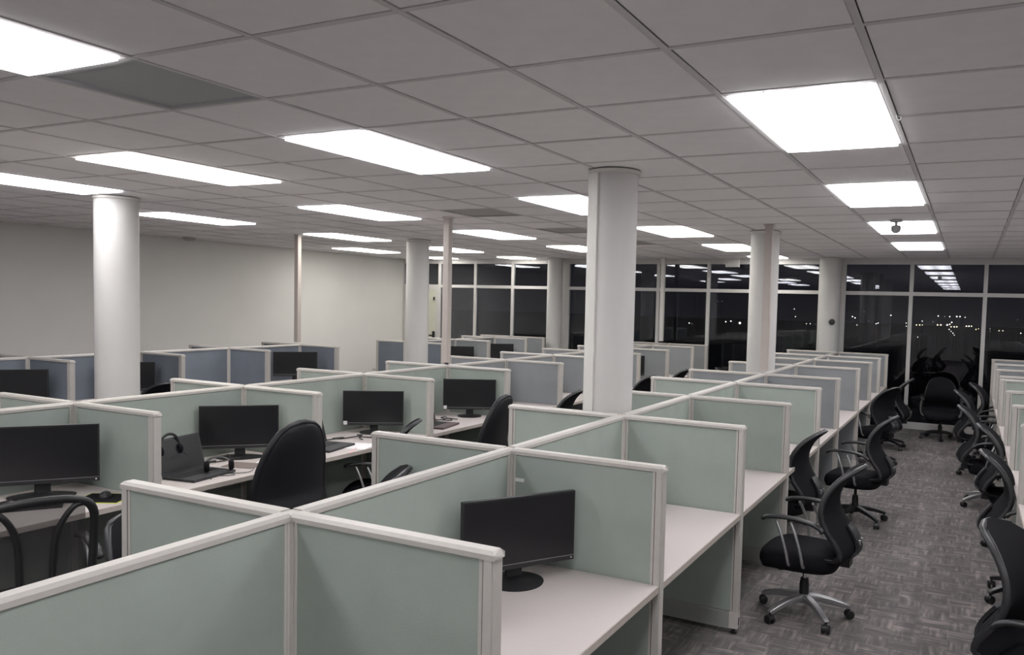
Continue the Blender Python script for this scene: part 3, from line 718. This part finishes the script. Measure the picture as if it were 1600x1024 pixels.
def headset(x, y, z, rz, lb, tilt=0):
    t = thing('headset', lb, 'headset', (x, y, z), rz, 'headsets'); t.rotation_euler = (tilt, 0, rz)
    bm = B(); add_sweep(bm, smooth_path([(.075 * cos(a), 0, .085 * sin(a) + .03) for a in [radians(d) for d in range(-15, 196, 21)]], 3), .009, .004, 8, upv=(0, 1, 0)); obj('headband', bm, BLK, t, smooth='all')
    for s in (-1, 1):
        bm = B(); add_lathe(bm, [(.001, -.014), (.03, -.014), (.034, -.006), (.034, .006), (.026, .014), (.001, .014)], 18)
        bmesh.ops.rotate(bm, verts=bm.verts, cent=(0, 0, 0), matrix=Matrix.Rotation(pi / 2, 3, 'Y')); bmesh.ops.translate(bm, verts=bm.verts, vec=(s * .072, 0, .012)); obj('ear_cup', bm, BLKF, t, smooth=True)
    bm = B(); add_sweep(bm, smooth_path([(.072, -.01, 0), (.07, -.06, -.015), (.04, -.10, -.02)], 4), .003); obj('microphone_boom', bm, BLK, t, smooth='all')
    return t
headset(-4.49, 3.27, DB + .150, pi / 2 + .1, 'black headset hanging on the open laptop lid, left of second monitor')
headset(-4.27, 3.46, DB + .050, 1.0, 'black headset lying on the laptop keys at the second monitor desk', -1.2)
def keyboard(x, y, z, rz, lb, m_=LAP, w_=.42, d_=.14):
    t = thing('keyboard', lb, 'keyboard', (x, y, z), rz, 'keyboards')
    bm = B(); add_prism(bm, [(-d_ / 2, 0), (d_ / 2, 0), (d_ / 2, .022), (-d_ / 2, .012)], 'x', -w_ / 2, w_ / 2); bevel(bm, .003); obj('keyboard_body', bm, m_, t)
    bm = B()
    for r in range(5):
        for c in range(15):
            x0 = -w_ / 2 + .012 + c * (w_ - .024) / 15; y0 = -d_ / 2 + .012 + r * .024; zz = .012 + (y0 + d_ / 2) / d_ * .01
            add_box(bm, x0, y0, zz, x0 + (w_ - .024) / 15 - .003, y0 + .020, zz + .005)
    obj('keys', bm, BLK, t)
    return t
keyboard(-4.45, 2.36, DB, -.9 + pi / 2 + .3, 'black keyboard below the large monitor at left edge', BLK)
bm = B(); add_box(bm, -.12, -.10, 0, .12, .10, .003); t = thing('mouse_pad', 'black mouse pad with lime edge on the left desk', 'mouse pad', (-4.28, 2.72, DB), .5); obj('pad', bm, BLKF, t)
bm = B()
for (a, b, c, d) in ((-.124, -.104, .124, -.10), (-.124, .10, .124, .104), (-.124, -.10, -.12, .10), (.12, -.10, .124, .10)): add_box(bm, a, b, 0, c, d, .0035)
obj('pad_edge', bm, LIME, t)
bm = B(); add_lathe(bm, [(.001, .03), (.012, .029), (.024, .022), (.03, .010), (.03, 0)], 18, (0, 0, 0), 1, 1.7); o = obj('computer_mouse', bm, BLK, None, (-4.30, 2.74, DB + .0035), .8, smooth=True); tag(o, 'black computer mouse on the lime-edged mouse pad', 'mouse')
def sheet(x, y, z, rz, w_, d_, lb, m_=PAPER, cat='paper', name='paper_sheet', th=.0015):
    bm = B(); add_box(bm, -w_ / 2, -d_ / 2, 0, w_ / 2, d_ / 2, th); return tag(obj(name, bm, m_, None, (x, y, z), rz), lb, cat)
sheet(-4.33, 3.93, DB, .6, .17, .24, 'white paper sheet in front of the second monitor')
sheet(-4.36, 3.72, DB, .3, .22, .16, 'brown notepad beside the laptop on second monitor desk', BROWN, 'notepad', 'notepad', .004)
sheet(-4.22, 4.68, DB, .3, .20, .24, 'white paper with pink lines at the laptop, third monitor desk')
t = sheet(-4.13, 4.52, DB, .5, .012, .22, 'pink paper strip on the third monitor desk edge', PINK)
sheet(-4.45, 2.55 - .45, DB, .5, .21, .297, 'white paper sheet on the left edge desk behind tubular chair')
def cable(pts, lb, r=.0048, m_=CABLE):
    bm = B(); add_sweep(bm, smooth_path(pts, 5), r, r, 6); tag(obj('cable', bm, m_, None, smooth='all'), lb, 'cable')
def loopy(x0, y0, x1, y1, z, amp, n, ph=0):
    return [(x0 + (x1 - x0) * i / n + amp * sin(i * 2.1 + ph), y0 + (y1 - y0) * i / n + amp * cos(i * 1.7 + ph), z + .0065 + .012 * (i % 3 == 1)) for i in range(n + 1)]
cable(loopy(-4.66, 3.40, -4.55, 3.85, DB, .05, 8), 'thin black cable along desk back between laptop and second monitor')
cable(loopy(-4.20, 3.30, -4.18, 3.62, DB, .04, 7, 1), 'thin black cable loop at the front of second monitor desk', .0025)
cable(loopy(-4.62, 4.55, -4.48, 5.05, DB, .06, 9), 'tangled black cable left of the third monitor')
cable(loopy(-4.40, 4.90, -4.28, 5.16, DB, .04, 7, 2), 'black cable loop in front of the third monitor base')
cable(loopy(-4.20, 4.84, -4.16, 5.10, DB, .02, 6, 1), 'cream coloured cord on the third monitor desk', .006, CREAM)
cable(loopy(-4.60, 5.80, -4.50, 6.28, DB, .06, 9, 1), 'tangled black cable left of the greyish monitor')
cable(loopy(-4.48, 5.86, -4.42, 6.25, DB, .05, 8, 3), 'black cable loop in front of the greyish monitor')
cable(loopy(-4.70, 2.05, -4.60, 2.40, DB, .05, 8), 'black cable behind the large left edge monitor')
# things on the far desks of the aisle row
t = thing('desk_phone', 'small black phone on a desktop beside the first grey side panel', 'phone', (-1.55, 7.88, DA), .3)
bm = B(); add_prism(bm, [(-.08, 0), (.08, 0), (.08, .05), (-.08, .025)], 'x', -.09, .09); bevel(bm, .005); obj('phone_body', bm, BLK, t)
bm = B(); add_sweep(bm, smooth_path([(-.065, -.08, .045), (-.065, -.05, .062), (-.065, .05, .075), (-.065, .08, .062)], 4), .018, .014); obj('handset', bm, BLK, t, smooth='all')
bm = B(); add_lathe(bm, [(.03, 0), (.034, .006), (.026, .012), (.016, .012), (.012, .004)], 18); o = obj('cable_grommet', bm, BLK, None, (-1.25, 7.5, DA), smooth=True); tag(o, 'small black ring lying on the desktop before the first grey side panel', 'grommet')
# white label strip near a green joint
bm = B(); add_box(bm, 0, -.001, -.008, .055, .001, .008); o = obj('label_strip', bm, WHITE, None, (-1.845, 3.09 - .0225, 1.07)); tag(o, 'small white label strip on the green side panel behind nearest monitor', 'label')
# mottled cloth on a spine panel
bm = B(); add_box(bm, 0, -.15, -.16, .004, .15, .16); o = obj('paper_notice', bm, PATT, None, (-1.862, 7.35, 1.0)); tag(o, 'mottled brown notice hanging on the spine before the pinkish pole', 'notice')

# ------------------------------------------------------------------ ceiling and wall fittings
t = thing('security_camera', 'small grey dome camera hanging before the third aisle light panel', 'camera', (-.66, 7.86, H))
bm = B(); add_lathe(bm, [(.055, -.002), (.055, -.018), (.03, -.024)], 20); obj('mount', bm, VENT, t, smooth=True)
bm = B(); add_sweep(bm, [(0, 0, -.02), (0, 0, -.06)], .012); obj('stem', bm, VENT, t, smooth=True)
bm = B(); add_lathe(bm, [(.001, -.125), (.02, -.122), (.038, -.108), (.045, -.085), (.045, -.06), (.03, -.052)], 20); obj('dome', bm, VENT, t, smooth=True)
t = thing('smoke_detector', 'small dark detector at the top of the white left wall', 'detector', (XL + .25, 8.25, H))
bm = B(); add_lathe(bm, [(.09, -.001), (.09, -.02), (.06, -.045), (.001, -.05)], 20); obj('detector_body', bm, VENTD, t, smooth=True)
t = thing('ceiling_box', 'white box hanging from the ceiling before the far window transom', 'box', (-3.76, 13.45, H))
bm = B(); add_box(bm, -.12, -.03, -.155, .12, .03, -.012); bevel(bm, .006); obj('box_body', bm, FRAME, t)
bm = B(); add_box(bm, -.03, -.02, -.012, .03, .02, 0); obj('ceiling_mount', bm, FRAME, t)
for (x, y, lb) in ((OX + .012, 3.67, 'tiny pale hook on the ceiling bar beside the nearest right light panel'), (OX - .43, 3.10, 'tiny pale clip on the ceiling bar above the nearest right light panel')):
    bm = B(); add_sweep(bm, smooth_path([(0, 0, 0), (0, .004, -.012), (.008, .008, -.022), (.018, .002, -.018), (.016, -.004, -.008)], 4), .002, .002, 6); tag(obj('ceiling_hook', bm, WHITE, None, (x, y, H), smooth='all'), lb, 'hook')

# ------------------------------------------------------------------ night city beyond the glass
bm = B(); add_box(bm, -700, YF + 8, -13, 700, 900, -12); o = obj('ground', bm, NAVY); o['kind'] = 'structure'
CITY = lamp_mat('city_lamp_white', 6, (1, .95, .85), False); CITYW = lamp_mat('city_lamp_warm', 4, (1, .82, .5), False); CITYD = lamp_mat('city_lamp_dim', 1.2, (.9, .95, 1), False)
def city_me(m_):
    bm = B(); bmesh.ops.create_icosphere(bm, subdivisions=1, radius=1); return mesh('distant_lamp', bm, m_, 'all')
cm_ = {'w': city_me(CITY), 'y': city_me(CITYW), 'd': city_me(CITYD)}
PTS = [(1466, 494, 1.3, 'w'), (1476, 495, .8, 'd'), (1484, 495, 1.1, 'w'), (1495, 495, 1.5, 'w'), (1500, 495, 1.4, 'w'), (1508, 496, 1.0, 'w'), (1432, 508, 1.3, 'y'), (1437, 508, 1.3, 'y'), (1441, 508, 1.2, 'y'), (1441, 502, .9, 'w'), (1465, 508, 1.7, 'y'), (1470, 508, 1.7, 'y'), (1480, 508, 1.7, 'w'), (1484, 507, 1.5, 'y'), (1487, 504, 1.4, 'w'), (1486, 511, 1.4, 'y'), (1491, 511, 1.6, 'y'), (1495, 511, 1.5, 'y'), (1510, 510, 1.5, 'y'), (1514, 510, 1.5, 'w'), (1518, 510, 1.3, 'y'), (1525, 515, 1.2, 'y'), (1529, 514, .9, 'y'), (1483, 515, .9, 'w'), (1486, 518, .9, 'w'), (1489, 521, 1.0, 'w'), (1491, 524, .8, 'w'), (1458, 503, .7, 'd'), (1434, 527, 1.0, 'w'), (1547, 514, .9, 'd'), (1547, 518, .8, 'd'), (1561, 517, 1.1, 'y'), (1567, 517, 1.1, 'y'), (1595, 521, 1.0, 'w'), (1590, 500, .6, 'd'), (1392, 493, 1.2, 'w'), (1332, 495, 1.2, 'w'), (1336, 497, 1.2, 'w'), (1339, 508, 1.0, 'w'), (1369, 506, 1.0, 'w'), (1372, 505, 1.0, 'w'), (1416, 505, .9, 'w'), (1416, 510, .9, 'w'), (1357, 502, .6, 'd'), (1350, 487, .6, 'd'), (1241, 483, .9, 'w'), (1243, 495, .9, 'w'), (1260, 506, .8, 'w'), (1266, 506, .8, 'w'), (1274, 507, .6, 'd'), (1134, 503, 1.3, 'w'), (1142, 502, 1.4, 'w'), (1156, 505, 2.4, 'w'), (1122, 471, .6, 'd'), (1128, 471, .6, 'd'), (1077, 505, 1.0, 'w'), (1081, 506, .6, 'd')]
bm = B(); add_lathe(bm, [(1, 0), (1, 1)], 6); pole_me = mesh('lamp_post', bm, NAVY)
def nth(n): return '%d%s' % (n, 'th' if 10 < n % 100 < 14 else {1: 'st', 2: 'nd', 3: 'rd'}.get(n % 10, 'th'))
cnt = {}
for n, (u, v, s, k) in enumerate(sorted(PTS)):
    d = (right * ((u - 917.3) / 1229.4) + fwd + up * (-(v - 540.1) / 1229.4)); dist = 240 + (n * 37) % 130
    p = Vector((0, 0, CZ)) + d * dist; cnt[k] = cnt.get(k, 0) + 1
    t = thing('distant_lamp', '%s %s city lamp from the left, glowing beyond the dark windows' % (nth(cnt[k]), {'w': 'white', 'y': 'warm yellow', 'd': 'faint bluish'}[k]), 'lamp', (p.x, p.y, -12), 0, 'city lamps beyond the windows')
    o = link('lamp_globe', cm_[k], t, (0, 0, p.z + 12)); o.scale = (s * dist / 1229 * .72,) * 3
    o = link('lamp_post', pole_me, t); o.scale = (.03, .03, p.z + 12)
